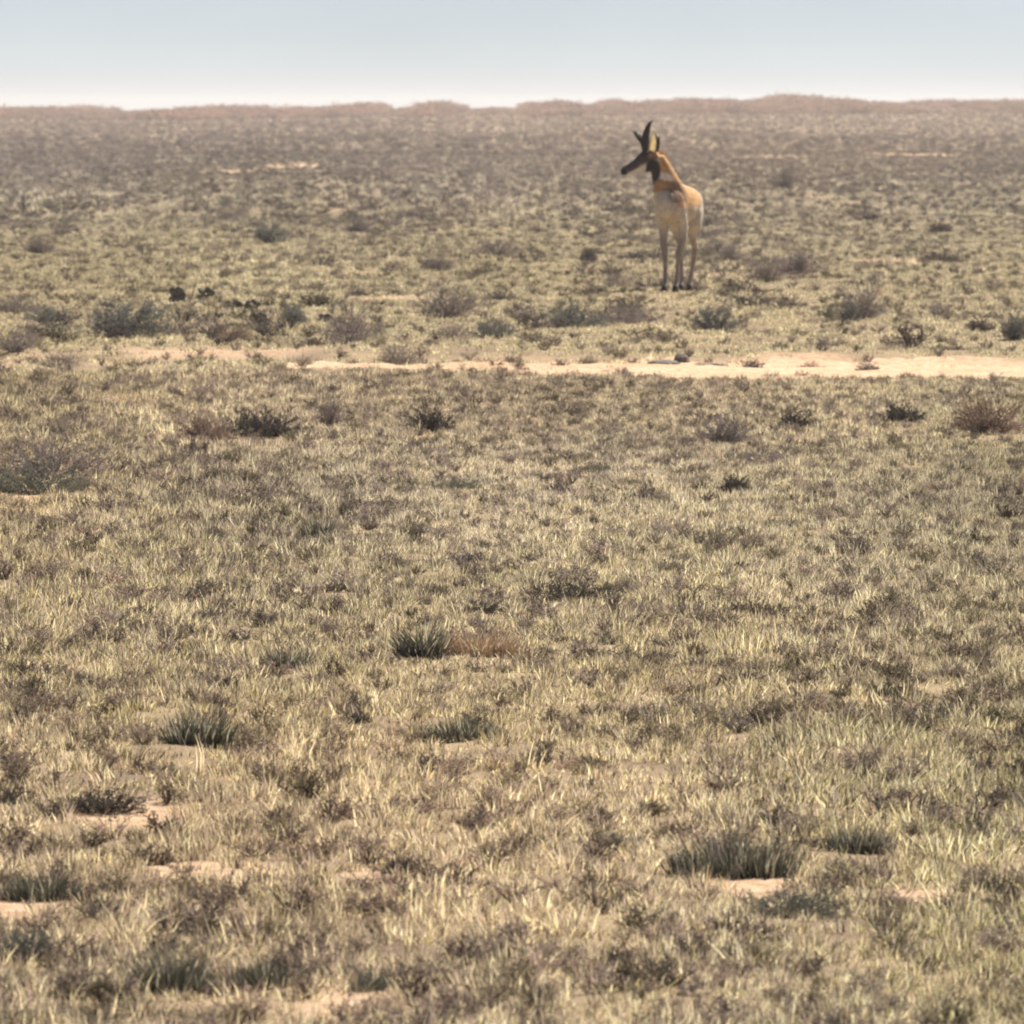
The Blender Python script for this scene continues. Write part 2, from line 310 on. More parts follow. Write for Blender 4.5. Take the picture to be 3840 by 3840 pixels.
GF, GM, GN, GS, GC = 'shrubs of the far plain', 'shrubs on the pale turf', 'clumps in the foreground grass', 'stones along the sand track', 'dark cactus clumps'
T = [  # name, kind, photo x, foot y, width, height (in 1932-px units), label, group, tilt
 ('shrub', 'grey', 74, 478, 48, 34, 'small dark grey shrub on the far plain near the left edge', GF),
 ('shrub', 'sage', 511, 460, 58, 40, 'dark grey shrub, tallest of the far shrubs left of centre', GF),
 ('shrub', 'grey', 676, 440, 46, 32, 'grey mounded shrub standing alone on the far plain left of centre', GF),
 ('shrub', 'dark', 612, 502, 66, 22, 'low dark shrub on the rim of a pale bare patch left of centre', GF),
 ('shrub', 'grey', 826, 508, 56, 32, 'grey rounded shrub above the twiggy shrub left of centre', GF),
 ('shrub', 'grey', 932, 485, 84, 32, 'wide grey-green shrub on the far plain at the middle', GF),
 ('shrub', 'dark', 1110, 495, 32, 34, 'small upright dark brown shrub left of the pronghorn', GF),
 ('shrub', 'dark', 1005, 500, 70, 16, 'flat dark shrub left of the small upright brown one', GF),
 ('shrub', 'dark', 1775, 495, 84, 28, 'flat dark green shrub on the far plain by the right edge', GF),
 ('shrub', 'grey', 1482, 355, 42, 40, 'lone small dark shrub far behind the pronghorn to its right', GF),
 ('shrub', 'dark', 1775, 440, 40, 22, 'tiny dark shrub farthest off near the right edge', GF),
 ('shrub', 'dark', 1330, 428, 26, 14, 'tiny dark shrub just behind the pronghorn rump', GF),
 ('shrub', 'grey', 1375, 495, 52, 38, 'grey shrub just right of the pronghorn legs', GM),
 ('shrub', 'twig', 1450, 530, 84, 66, 'twiggy grey shrub right of the pronghorn with a dark heart', GM),
 ('shrub', 'grey', 1505, 520, 72, 52, 'pale grey shrub touching the twiggy one right of the pronghorn', GM),
 ('shrub', 'dark', 1310, 549, 56, 22, 'low dark clump directly right of the pronghorn hooves', GM),
 ('shrub', 'twig', 1170, 542, 80, 32, 'sprawling grey shrub directly left of the pronghorn hooves', GM),
 ('shrub', 'grey', 1190, 612, 110, 46, 'pale grey feathery shrub in front of the pronghorn', GM),
 ('shrub', 'sage', 1090, 620, 100, 56, 'dark blue-grey dense shrub in front of the pronghorn to its left', GM),
 ('shrub', 'sage', 1350, 625, 84, 50, 'blue-grey shrub in front of the pronghorn to its right', GM),
 ('shrub', 'twig', 1632, 606, 86, 72, 'tall round twiggy shrub on the turf right of the pronghorn', GM),
 ('shrub', 'sage', 1604, 606, 34, 50, 'narrow dark shrub against the left side of the tall round one', GM),
 ('shrub', 'dark', 1850, 626, 44, 28, 'small dark lumpy shrub on the turf near the right edge', GM),
 ('shrub', 'sage', 1918, 640, 60, 54, 'grey-green shrub cut by the right edge above the sand track', GM),
 ('shrub', 'grey', 1560, 655, 70, 24, 'low pale shrub on the turf left of the small lumpy one', GM),
 ('shrub', 'sage', 238, 642, 148, 78, 'big rounded grey-green shrub on the left above the sand track', GM),
 ('shrub', 'dark', 226, 640, 40, 30, 'small dark clump at the foot of the big rounded shrub', GM),
 ('shrub', 'grey', 28, 592, 86, 34, 'dark grey shrub cut by the left edge behind the big rounded one', GM),
 ('shrub', 'sage', 88, 608, 90, 34, 'flat pale green shrub left of the big rounded one', GM),
 ('shrub', 'twig', 26, 682, 84, 50, 'grey twiggy shrub at the left edge beside the overgrown track', GM),
 ('shrub', 'twig', 112, 682, 84, 36, 'sprawling grey twigs second from the left edge beside the overgrown track', GM),
 ('shrub', 'twig', 660, 660, 92, 68, 'rounded twiggy grey shrub left of the middle above the track', GM),
 ('shrub', 'twig', 748, 670, 90, 48, 'low thin twiggy shrub right of the rounded grey one', GM),
 ('shrub', 'twig', 842, 604, 130, 76, 'open branching grey shrub left of the middle, widest of the twiggy ones', GM),
 ('shrub', 'twig', 858, 642, 62, 40, 'small twiggy shrub in front of the widest twiggy one', GM),
 ('shrub', 'sage', 928, 640, 74, 42, 'grey-green shrub right of the small twiggy one above the track', GM),
 ('shrub', 'sage', 552, 604, 52, 38, 'small green shrub among the dark cactus clumps', GM),
 ('shrub', 'dark', 945, 566, 74, 24, 'low dark shrub at the middle behind the sage shrubs', GM),
 ('shrub', 'dark', 690, 562, 60, 18, 'low dark strip of shrub behind the open branching one', GM),
 ('shrub', 'brown', 445, 642, 64, 28, 'low mauve-brown shrub below the dark cactus clumps', GM),
 ('shrub', 'dark', 582, 672, 34, 16, 'small dark clump on the upper rim of the overgrown track', GM),
 ('cactus_clump', 'cactus', 332, 570, 32, 34, 'dark cactus clump farthest left of the group', GC),
 ('cactus_clump', 'cactus', 386, 566, 30, 28, 'dark cactus clump right of the leftmost one, set a little farther back', GC),
 ('cactus_clump', 'cactus', 437, 584, 34, 20, 'squat dark cactus clump, left one of the close pair in the group', GC),
 ('cactus_clump', 'cactus', 474, 582, 30, 18, 'squat dark cactus clump, right one of the close pair in the group', GC),
 ('cactus_clump', 'cactus', 487, 614, 24, 30, 'upright dark cactus clump nearest the camera in the group', GC),
 ('cactus_clump', 'cactus', 432, 614, 18, 16, 'smallest dark cactus clump left of the upright one', GC),
 ('cactus_clump', 'cactus', 612, 604, 26, 18, 'dark cactus clump farthest right of the group', GC),
 ('stone', 'stone', 1255, 684, 50, 12, 'long dark stone on the far edge of the sand track', GS),
 ('stone', 'stone', 1287, 688, 26, 18, 'pointed dark stone on the sand right of the long one', GS),
 ('stone', 'stone', 1352, 692, 40, 9, 'flat dark stone lying in the middle of the sand', GS),
 ('stone', 'stone', 590, 700, 24, 8, 'small dark stone on the overgrown left end of the track', GS),
 ('shrub', 'dark', 1422, 686, 44, 22, 'dark shrub on the far rim of the sand track right of the stones', GM),
 ('shrub', 'sage', 1640, 706, 44, 22, 'small grey shrub rooted on the near rim of the sand track', GM),
 ('shrub', 'grey', 1455, 708, 40, 16, 'tiny grey shrub on the near rim of the sand track', GM),
 ('shrub', 'brown', 1532, 678, 44, 18, 'low brown clump on the far rim of the sand track', GM),
 ('shrub', 'dark', 1790, 662, 70, 16, 'low dark green mat behind the right end of the sand track', GM),
 ('shrub', 'brown', 85, 728, 40, 16, 'small brown clump on pale soil near the left edge below the track', GN),
 ('shrub', 'dark', 500, 828, 140, 54, 'long dark low shrub left of the middle below the track', GN),
 ('shrub', 'twig', 622, 808, 44, 72, 'thin upright twigs right of the long dark low shrub', GN),
 ('shrub', 'brown', 385, 835, 90, 50, 'reddish brown dry shrub left of the long dark low one', GN),
 ('shrub', 'dark', 818, 818, 74, 44, 'dark brown shrub standing alone below the track at the middle', GN),
 ('shrub', 'grey', 1370, 836, 90, 54, 'grey mounded shrub in the grass below the track right of the middle', GN),
 ('shrub', 'dark', 1498, 806, 70, 34, 'dark leaning shrub right of the grey mounded one', GN),
 ('shrub', 'brown', 1862, 826, 120, 78, 'dense brown-grey shrub at the right edge below the track', GN),
 ('shrub', 'dark', 1700, 800, 70, 40, 'dark shrub pair of tufts left of the dense brown-grey one', GN),
 ('shrub', 'grey', 1445, 878, 96, 34, 'low grey shrub below the grey mounded one', GN),
 ('shrub', 'dark', 1388, 928, 54, 38, 'small dark pointed clump right of the middle', GN),
 ('shrub', 'dark', 1220, 948, 70, 26, 'low dark clump left of the small pointed one', GN),
 ('shrub', 'sage', 70, 934, 190, 66, 'big dark grey-green shrub at the left edge', GN),
 ('shrub', 'twig', 100, 905, 190, 90, 'pale dry twiggy shrub behind the big shrub at the left edge', GN),
 ('shrub', 'grey', 740, 876, 100, 26, 'low grey strip of scrub below the dark brown shrub', GN),
 ('shrub', 'dark', 660, 928, 56, 22, 'small dark arched clump left of the middle', GN),
 ('shrub', 'sage', 870, 925, 110, 30, 'low green mat of shrub at the middle', GN),
 ('grass_tuft', 'blades', 600, 1024, 66, 44, 'dark green-grey tuft in pale grass left of the middle', GN),
 ('shrub', 'dark', 1082, 1136, 150, 46, 'long dark mauve-grey shrub at the centre', GN),
 ('shrub', 'dark', 912, 1158, 76, 28, 'low dark clump left of the long shrub at the centre', GN),
 ('shrub', 'grey', 1195, 1158, 90, 26, 'low grey clump below the right end of the long shrub at the centre', GN),
 ('grass_tuft', 'blades', 795, 1246, 72, 76, 'dark slanting tuft beside reddish dry grass', GN),
 ('grass_tuft', 'redgrass', 905, 1240, 150, 66, 'reddish dry grass right of the dark slanting tuft', GN),
 ('grass_tuft', 'blades', 540, 1262, 86, 44, 'dark tuft left of the slanting one', GN),
 ('grass_tuft', 'blades', 375, 1408, 120, 66, 'broad dark green tuft left of the middle in the near grass', GN),
 ('shrub', 'dark', 672, 1356, 46, 26, 'small dark clump right of the broad green tuft', GN),
 ('shrub', 'dark', 645, 1396, 40, 22, 'small dark clump nearest the broad green tuft on its right', GN),
 ('shrub', 'sage', 98, 1420, 44, 24, 'small blue-grey clump in reddish grass near the left edge', GN),
 ('grass_tuft', 'blades', 870, 1400, 150, 44, 'wide grey-dark tuft below the reddish dry grass', GN),
 ('shrub', 'dark', 195, 1540, 130, 54, 'broad dark shrub near the left edge above bare soil', GN),
 ('shrub', 'dark', 20, 1520, 90, 40, 'dark shrub cut by the left edge beside the broad dark one', GN),
 ('shrub', 'dark', 1120, 1452, 60, 26, 'low dark clump with a pale top right of the middle', GN),
 ('shrub', 'sage', 1158, 1608, 46, 44, 'round dark ball-shaped shrub in the near grass', GN),
 ('shrub', 'sage', 1204, 1600, 32, 30, 'smaller round dark shrub right of the ball-shaped one', GN),
 ('grass_tuft', 'blades', 1385, 1658, 230, 76, 'broadest dark green tuft, above an orange strip of bare soil', GN),
 ('grass_tuft', 'blades', 1622, 1612, 120, 52, 'dark tuft upper right of the broadest dark green one', GN),
 ('shrub', 'sage', 1500, 1735, 190, 70, 'wide grey-green shrub below the orange strip of bare soil', GN),
 ('shrub', 'dark', 1875, 1690, 80, 40, 'dark clump by the right edge in the near grass', GN),
 ('shrub', 'dark', 1872, 1352, 56, 22, 'small dark clump near the right edge at mid height', GN),
 ('shrub', 'dark', 1925, 1398, 40, 40, 'dark clump cut by the right edge at mid height', GN),
 ('grass_tuft', 'blades', 500, 1868, 140, 54, 'dark green tuft, right one of the pair at the bottom left', GN),
 ('grass_tuft', 'blades', 310, 1880, 150, 84, 'dark bushy tuft, left one of the pair at the bottom left', GN),
 ('shrub', 'sage', 40, 1822, 120, 80, 'grey-green shrub at the bottom left corner', GN),
 ('grass_tuft', 'blades', 75, 1702, 140, 56, 'dark grey-green tuft at the left edge above pale sand', GN),
 ('shrub', 'sage', 695, 1872, 80, 46, 'pale grey shrub right of the dark pair at the bottom left', GN),
 ('shrub', 'dark', 1165, 1825, 60, 30, 'dark clump with pale tips at the bottom middle', GN),
 ('shrub', 'dark', 755, 1650, 50, 40, 'small dark clump in the near grass left of the middle', GN),
 ('shrub', 'dark', 1680, 1330, 90, 34, 'low shadowy shrub in the near grass on the right', GN),
]

GROW = 1.18
FOOT = []
for r in T:
    x, d, z = ground_at(r[2] * 1.9876, r[3] * 1.9876); k = 1.9876 / FPX * d
    FOOT.append((x, d, r[4] * k * .5 * GROW, r[5] * k * GROW))
def clear_of_shrubs(X, Y, front=True):
    """no tufts inside a shrub; they thin out in front of it, in its litter"""
    ok = np.ones(len(X), bool); q = rng.random(len(X))
    for (x, d, w, h) in FOOT:
        dx = np.abs(X - x); dy = Y - d
        ok &= ~((dx < w * .8) & (dy > -.4 * w) & (dy < w * 1.0))
        if front: ok &= ~((dx < w * .9) & (dy <= 0) & (dy > -(h * .55) / (CAMH / d)) & (q < .62))
    return ok

proto_col = bpy.data.collections.new('ground_cover_prototypes')
grass_mat = leaf_mat('dry_grass', .45)
def proto(i, V, F, C):
    o = mesh_obj('tuft_%02d' % i, V, F, grass_mat, cols=C, link=False); proto_col.objects.link(o)
P_ = 0
straw = [(STRAW, .36), (GREY, .23), (OLIVE, .09), (BROWN, .09), (DARK, .23)]
grn = [(STRAW, .29), (GREY, .20), (OLIVE, .22), (BROWN, .06), (DARK, .23)]
gry = [(STRAW, .16), (GREY, .43), (OLIVE, .08), (BROWN, .14), (DARK, .19)]
for k, pal in enumerate((straw, straw, straw, grn, grn, gry, gry)):                       # 0-6 tufts of blades
    proto(P_, *make_tuft(100 + k, 52, .044, .052, .0038, pal, .40, .28)); P_ += 1
for k in range(2):                                                                        # 7-8 tall sparse stalks
    proto(P_, *make_tuft(140 + k, 7, .035, .12, .0032, [(STRAW, .8), (GREY, .2)], .30, .25)); P_ += 1
for k in range(4):                                                                        # 9-12 dwarf grey scrub
    a, b = shrub_geo(160 + k, .055, .06, 18, 30, .0068, ((.34, .285, .26), (.21, .18, .17), (.29, .26, .19), (.40, .325, .285))[k], (.22, .17, .15), .03)
    V, F, C = list(a[0]), list(a[1]), list(a[2]); n0 = len(V)
    V += b[0]; C += b[2]; F += [tuple(i + n0 for i in f) for f in b[1]]
    proto(P_, V, F, C); P_ += 1
for k in range(3):                                                                        # 13-15 short matted turf
    proto(P_, *make_tuft(180 + k, 46, .07, .034, .0048, grn if k else straw, .8, .6)); P_ += 1

def scatter(name, X, Y, idx, scl, tint, label, zoff=0.0):
    n = len(X); Z = height(X, Y) + zoff
    me = bpy.data.meshes.new(name); me.vertices.add(n)
    me.vertices.foreach_set('co', np.stack([X, Y, Z], 1).astype(np.float32).ravel())
    a = me.attributes.new('pick', 'INT', 'POINT'); a.data.foreach_set('value', idx.astype(np.int32))
    a = me.attributes.new('turn', 'FLOAT_VECTOR', 'POINT')
    rot = np.stack([rng.normal(0, .12, n), rng.normal(0, .12, n), rng.uniform(0, 6.283, n)], 1)
    a.data.foreach_set('vector', rot.astype(np.float32).ravel())
    a = me.attributes.new('size', 'FLOAT_VECTOR', 'POINT'); a.data.foreach_set('vector', scl.astype(np.float32).ravel())
    a = me.attributes.new('tint', 'FLOAT_COLOR', 'POINT')
    a.data.foreach_set('color', np.concatenate([tint, np.ones((n, 1))], 1).astype(np.float32).ravel())
    o = bpy.data.objects.new(name, me); col.objects.link(o)
    ng = bpy.data.node_groups.new(name + '_spread', 'GeometryNodeTree')
    ng.interface.new_socket('Geometry', in_out='INPUT', socket_type='NodeSocketGeometry')
    ng.interface.new_socket('Geometry', in_out='OUTPUT', socket_type='NodeSocketGeometry')
    N = ng.nodes; L = ng.links
    gi = N.new('NodeGroupInput'); go = N.new('NodeGroupOutput'); ip = N.new('GeometryNodeInstanceOnPoints')
    ci = N.new('GeometryNodeCollectionInfo'); ci.inputs['Collection'].default_value = proto_col
    ci.inputs['Separate Children'].default_value = True; ci.inputs['Reset Children'].default_value = True
    def at(nm, ty):
        q = N.new('GeometryNodeInputNamedAttribute'); q.data_type = ty; q.inputs['Name'].default_value = nm
        return q.outputs['Attribute']
    er = N.new('FunctionNodeEulerToRotation')
    L.new(gi.outputs[0], ip.inputs['Points']); L.new(ci.outputs[0], ip.inputs['Instance']); ip.inputs['Pick Instance'].default_value = True
    L.new(at('pick', 'INT'), ip.inputs['Instance Index']); L.new(at('turn', 'FLOAT_VECTOR'), er.inputs[0])
    L.new(er.outputs[0], ip.inputs['Rotation']); L.new(at('size', 'FLOAT_VECTOR'), ip.inputs['Scale']); L.new(ip.outputs[0], go.inputs[0])
    md = o.modifiers.new('spread', 'NODES'); md.node_group = ng
    tag(o, label, 'grass', kind='stuff')
    return o

def wedge(n, d0, d1, side, k=.0425):
    """n points evenly over the ground seen between two distances, with a margin at the sides"""
    w0, w1 = side + k * d0, side + k * d1
    uq = rng.random(n)
    # density proportional to width(d)
    A = (w1 - w0) / (d1 - d0); c0 = w0
    s = (-c0 + np.sqrt(c0 * c0 + uq * ((c0 + A * (d1 - d0)) ** 2 - c0 * c0))) / A
    d = d0 + s; w = side + k * d
    return rng.uniform(-1, 1, n) * w, d

def tint_for(X, Y, var=.16):
    n = len(X)
    warm = fbm(X / (.05 * Y + 1), Y / (.12 * Y + 2), 61, 2); lum = fbm(X / (.016 * Y + .25), Y / (.05 * Y + 1.0), 63, 3)
    t = np.ones((n, 3)) * (1 + .26 * lum + rng.normal(0, var, n))[:, None]
    t[:, 0] *= 1 + .06 * warm; t[:, 2] *= 1 - .08 * warm
    band = fbm(X / (.07 * Y + 2), np.log(np.maximum(Y, 5)) * 13, 65, 3) * sstep(130, 260, Y)      # long low bands of paler and darker brush far out
    t *= (1 + .28 * band)[:, None]
    grn_vign = sstep(.0, .05, X / np.maximum(Y, 10)) * (1 - sstep(40, 66, Y))        # greener near-right grass, with edge vignetting darkened into its colour
    t *= (1 - .12 * grn_vign)[:, None]; t[:, 0] *= 1 - .02 * grn_vign; t[:, 2] *= 1 - .06 * grn_vign
    return np.clip(t, .35, 1.8) * 1.05

def choose(X, Y, turf, scrub):
    n = len(X); r = rng.random(n); kind = fbm(X / (.03 * Y + .3), Y / (.09 * Y + 1.2), 67, 3)
    idx = rng.integers(0, 3, n)
    idx = np.where(kind > .12, rng.integers(3, 5, n), idx)
    idx = np.where(kind < -.15, rng.integers(5, 7, n), idx)
    idx = np.where(r < scrub + .10 * (kind < -.1), rng.integers(9, 13, n), idx)
    idx = np.where((r > .985), rng.integers(7, 9, n), idx)
    idx = np.where((r > scrub + .04) & (r < scrub + .04 + turf), rng.integers(13, 16, n), idx)
    return idx

def cover(name, n, d0, d1, side, smin, smax, label, turf, gap=.0, scrub=.12, far=lambda Y: np.ones((len(Y), 3))):
    X, Y = wedge(n, d0, d1, side)
    b = bareness(X, Y); hole = fbm(X / (.012 * Y + .12), Y / (.05 * Y + .5), 73, 3)
    keep = (rng.random(n) > np.minimum(b * np.where(Y > 140, .85, 1.1), .955)) & (hole > -.42 + gap + rng.normal(0, .12, n))
    keep &= clear_of_shrubs(X, Y)
    X, Y = X[keep], Y[keep]
    tf = turf(Y) if callable(turf) else np.full(len(X), turf)
    idx = choose(X, Y, tf, scrub(Y) if callable(scrub) else np.full(len(X), scrub))
    s = rng.uniform(smin, smax, len(X)) * (1 + .25 * fbm(X / (.02 * Y + .2), Y / (.06 * Y + .8), 79, 2))
    S = np.stack([s * rng.uniform(.9, 1.3, len(X)), s * rng.uniform(.9, 1.3, len(X)), s * rng.uniform(.7, 1.15, len(X))], 1)
    return scatter(name, X, Y, idx, S, tint_for(X, Y) * far(Y) * np.where((idx >= 9) & (idx < 13), rng.uniform(.5, 1.2, len(X)), 1)[:, None], label)


cover('prairie_grass', 86000, 14.5, 67.5, 2.4, .42, .90, 'short dry grass and dwarf scrub covering the foreground up to the sand track', .12, -.35, .13, lambda Y: np.array((1.19, 1.135, 1.035)) * np.ones((len(Y), 1)))
turfz = lambda Y: .55 - .45 * sstep(100, 220, Y)
scrubz = lambda Y: .13 + .32 * sstep(105, 320, Y)
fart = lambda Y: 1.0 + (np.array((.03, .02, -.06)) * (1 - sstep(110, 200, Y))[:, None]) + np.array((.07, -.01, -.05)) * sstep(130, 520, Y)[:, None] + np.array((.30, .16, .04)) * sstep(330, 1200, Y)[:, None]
cover('pale_turf_grass', 66000, 67, 170, 2.6, .5, 1.05, 'low yellow-green turf behind the sand track around the pronghorn', turfz, -.4, scrubz, fart)
cover('middle_scrub', 70000, 165, 460, 4, .8, 1.9, 'grey-brown scrubby grass of the middle distance behind the pronghorn', turfz, -.06, scrubz, fart)
cover('far_scrub', 60000, 450, 1420, 8, 1.8, 4.4, 'hazy brown scrub running out to the horizon', .05, -.1, scrubz, fart)
# short stubble and litter over the soil between the tufts
def stubble(name, n, d0, d1, side, smin, smax, label, tone):
    X, Y = wedge(n, d0, d1, side); b = bareness(X, Y)
    k = (rng.random(n) > np.minimum(b * 1.0, .85)) & clear_of_shrubs(X, Y, False); X, Y = X[k], Y[k]
    s = rng.uniform(smin, smax, len(X)); S = np.stack([s, s, s * rng.uniform(.5, 1, len(X))], 1)
    return scatter(name, X, Y, rng.integers(13, 16, len(X)), S, tint_for(X, Y, .25) * np.array(tone), label)
stubble('grass_stubble', 56000, 14.5, 67, 2.4, .45, .9, 'short matted stubble and litter on the soil between foreground tufts', (.88, .80, .74))
# low flat mats of grey scrub strewn over the turf and the near grass, too many and too mixed to tell apart
def mats(name, n, d0, d1, side, s0, s1, label):
    X, Y = wedge(n, d0, d1, side)
    k = (fbm(X / (.006 * Y + .2), Y / (.05 * Y + 1), 103, 3) > .12) & (bareness(X, Y) < .35) & clear_of_shrubs(X, Y); X, Y = X[k], Y[k]
    s = rng.uniform(s0, s1, len(X)) ; S = np.stack([s * rng.uniform(1.0, 1.9, len(X)), s * rng.uniform(.9, 1.4, len(X)), s * rng.uniform(.45, .9, len(X))], 1)
    tn = np.ones((len(X), 3)) * rng.uniform(.5, 1.05, len(X))[:, None] * np.array((.96, .98, .94))
    scatter(name, X, Y, rng.integers(9, 13, len(X)), S, tn, label)
mats('turf_scrub', 1700, 74, 190, 2.6, 1.2, 2.8, 'low grey mats of scrub strewn over the turf behind the track')
mats('grass_scrub', 3000, 15, 66, 2.4, .45, .95, 'low dark mats of scrub mixed into the foreground grass')
stubble('turf_stubble', 40000, 72, 150, 2.6, .6, 1.2, 'yellowish close turf between the shrubs behind the sand track', (1.0, .98, .92))
# ragged scrub standing on the crest that makes the horizon
n = 9000
X = rng.uniform(-75, 75, n); Y = rng.uniform(1050, 1400, n)
lump = .6 * fbm(X / 2.0, X * 0 + .5, 83, 3) + .35 * fbm(X / 6.5, X * 0 + .5, 85, 2) + .10
hs = np.clip(4.0 + 20 * lump + rng.normal(0, 1.6, n), 0, 22); k = (hs > 1.5); X, Y, hs = X[k], Y[k], hs[k]
tt = np.ones((len(X), 3)) * np.array([1.34, 1.03, .87]) * rng.uniform(.8, 1.3, len(X))[:, None]
scatter('horizon_scrub', X, Y, rng.integers(9, 13, len(X)), np.stack([hs * 1.6 + 4, hs * 1.6 + 4, hs], 1), tt, 'ragged brown line of low brush along the horizon')

# ------------------------------------------------------------------ single shrubs, clumps and stones
shrub_mat = leaf_mat('shrub_leaves', .25, False)
twig_mat = leaf_mat('shrub_twigs', .0, False)
def stone_mat(name, c1, c2):
    m, n, l, out = new_mat(name)
    t = n.new('ShaderNodeTexNoise'); t.inputs['Scale'].default_value = 24; t.inputs['Detail'].default_value = 5
    tc = n.new('ShaderNodeTexCoord'); l.new(tc.outputs['Object'], t.inputs['Vector'])
    r = n.new('ShaderNodeValToRGB'); r.color_ramp.elements[0].color = (*c1, 1); r.color_ramp.elements[1].color = (*c2, 1)
    r.color_ramp.elements[0].position = .35; r.color_ramp.elements[1].position = .7
    p = n.new('ShaderNodeBsdfPrincipled'); p.inputs['Roughness'].default_value = .9
    b = n.new('ShaderNodeBump'); b.inputs['Strength'].default_value = .5; b.inputs['Distance'].default_value = .01
    l.new(t.outputs[0], r.inputs[0]); l.new(r.outputs[0], p.inputs['Base Color']); l.new(t.outputs[0], b.inputs['Height'])
    l.new(b.outputs[0], p.inputs['Normal']); l.new(p.outputs[0], out.inputs[0]); return m
rock_m = stone_mat('dark_stone', (.09, .075, .065), (.21, .175, .15))
pad_m = stone_mat('cactus_pad', (.085, .085, .065), (.18, .165, .125))

KIND = {  # leaf colour, twig colour, stems, leaves per stem, leaf size (of height), twig thickness, up
    'sage':  ((.225, .23, .20), (.20, .165, .14), 64, 64, .052, .011, .06),
    'twig':  ((.33, .285, .255), (.28, .235, .21), 64, 12, .06, .011, .12),
    'dark':  ((.155, .135, .12), (.13, .105, .092), 60, 64, .062, .014, .04),
    'grey':  ((.31, .265, .24), (.25, .21, .185), 64, 46, .055, .011, .06),
    'brown': ((.31, .225, .175), (.25, .18, .14), 64, 42, .055, .012, .08),
}
def place_shrub(name, kind, a, b, w, h, label, group, seed, tilt=0.):
    x, d, z = ground_at(a * 1.9876, b * 1.9876); k = 1.9876 / FPX * d
    W, H = w * k * GROW * (1.2 if group == GN and kind == 'dark' else 1.1), h * k * GROW * (.86 if group == GM else .85 if kind == 'dark' else 1.15 if kind == 'blades' else .9)
    o = bpy.data.objects.new(name, None); o.empty_display_size = .05; col.objects.link(o)
    o.location = (x, d + W * .25, float(height(x, d + W * .25)) - .004)
    tag(o, label, 'cactus' if kind == 'cactus' else ('grass tuft' if kind in ('blades', 'redgrass') else ('stone' if kind == 'stone' else 'shrub')), group)
    random.seed(seed)
    if kind in KIND:
        lc, tc, ns, nl, ls, tw, up = KIND[kind]
        if group == GN and kind == 'dark': lc, tc = (.105, .096, .083), (.085, .073, .064)
        if group == GN and kind == 'sage': lc = (.20, .205, .165)
        asp = max(.6, min(2.2, W / H))
        (tv, tf, tcx), (lv, lf, lcx) = shrub_geo(seed, W * .5, H, int(ns * (.7 + .3 * asp)), nl, H * ls * (.6 + .4 * asp), lc, tc, tw, up=up, tilt=tilt)
        mesh_obj('twigs', tv, tf, twig_mat, o, cols=tcx)
        mesh_obj('foliage', lv, lf, shrub_mat, o, cols=lcx)
    elif kind in ('blades', 'redgrass'):
        pal = [((.12, .12, .085), .5), ((.18, .16, .13), .3), ((.10, .105, .06), .2)] if kind == 'blades' else [((.50, .32, .19), .6), ((.42, .30, .2), .4)]
        V, F, C = [], [], []; V2, F2, C2 = [], [], []
        for i in range(int(240 * max(1, min(3, W / H)))):
            az = random.uniform(0, 6.283); r = math.sqrt(random.random()); s = random.random() < .82
            c = mixc(pal) if s else mixc([(STRAW, .5), (GREY, .5)])
            blade(*((V, F, C) if s else (V2, F2, C2)), (math.cos(az) * r * W * .42, math.sin(az) * r * W * .3, -.004), az + random.gauss(0, .9), abs(random.gauss(0, .35)) + tilt * .5,
                  H * random.uniform(.55, 1.1) * (1.1 - .45 * r), max(H * .045, .0035), c, .35)
        mesh_obj('green_blades' if kind == 'blades' else 'blades', V, F, shrub_mat, o, cols=C); mesh_obj('dry_blades', V2, F2, shrub_mat, o, cols=C2)
    elif kind in ('cactus', 'stone'):
        np_ = {'cactus': 6, 'stone': 1}[kind]
        for i in range(np_):
            bm = bmesh.new(); bmesh.ops.create_icosphere(bm, subdivisions=2 if kind == 'cactus' else 3, radius=1)
            sd_ = seed * 7 + i
            for v in bm.verts:
                f = 1 + (.10 if kind == 'cactus' else .22) * float(fbm(v.co.x * 1.4 + sd_, v.co.y * 1.4 + v.co.z * 1.9, sd_, 2))
                v.co *= f
            if kind == 'cactus':
                S = (W * .21 * random.uniform(.75, 1.15), W * .07, H * .25 * random.uniform(.75, 1.1))
                off = [(-.22, 0, .22), (.2, .04, .24), (-.02, -.08, .2), (-.14, -.02, .62), (.16, .06, .66), (.34, .12, .5)][i]
                rot = random.gauss(0, .5)
            else:
                S = (W * .5, W * .42, H * .62); off = (0, 0, .36); rot = 0
            me = bpy.data.meshes.new('pad' if kind == 'cactus' else 'stone'); bm.to_mesh(me); bm.free()
            me.polygons.foreach_set('use_smooth', [kind == 'cactus'] * len(me.polygons)); me.materials.append(pad_m if kind == 'cactus' else rock_m)
            M = Matrix.Translation((off[0] * W, off[1] * W, off[2] * H)) @ Matrix.Rotation(rot, 4, 'Y') @ Matrix.Rotation(random.uniform(-.9, .9), 4, 'Z') @ Matrix.Diagonal((*S, 1))
            me.transform(M)
            if kind == 'stone':                          # a stone is one mesh, not an empty with a part
                p = bpy.data.objects.new(name, me); col.objects.link(p); p.location = o.location
                for kk in ('label', 'category', 'group'):
                    if kk in o: p[kk] = o[kk]
                bpy.data.objects.remove(o); return p
            p = bpy.data.objects.new('pad', me); col.objects.link(p); p.parent = o
    return o

for i, r in enumerate(T):
    place_shrub(r[0], r[1], r[2], r[3], r[4], r[5], r[6], r[7], 500 + i * 3, .35 if 'slant' in r[6] or 'leaning' in r[6] else 0.)

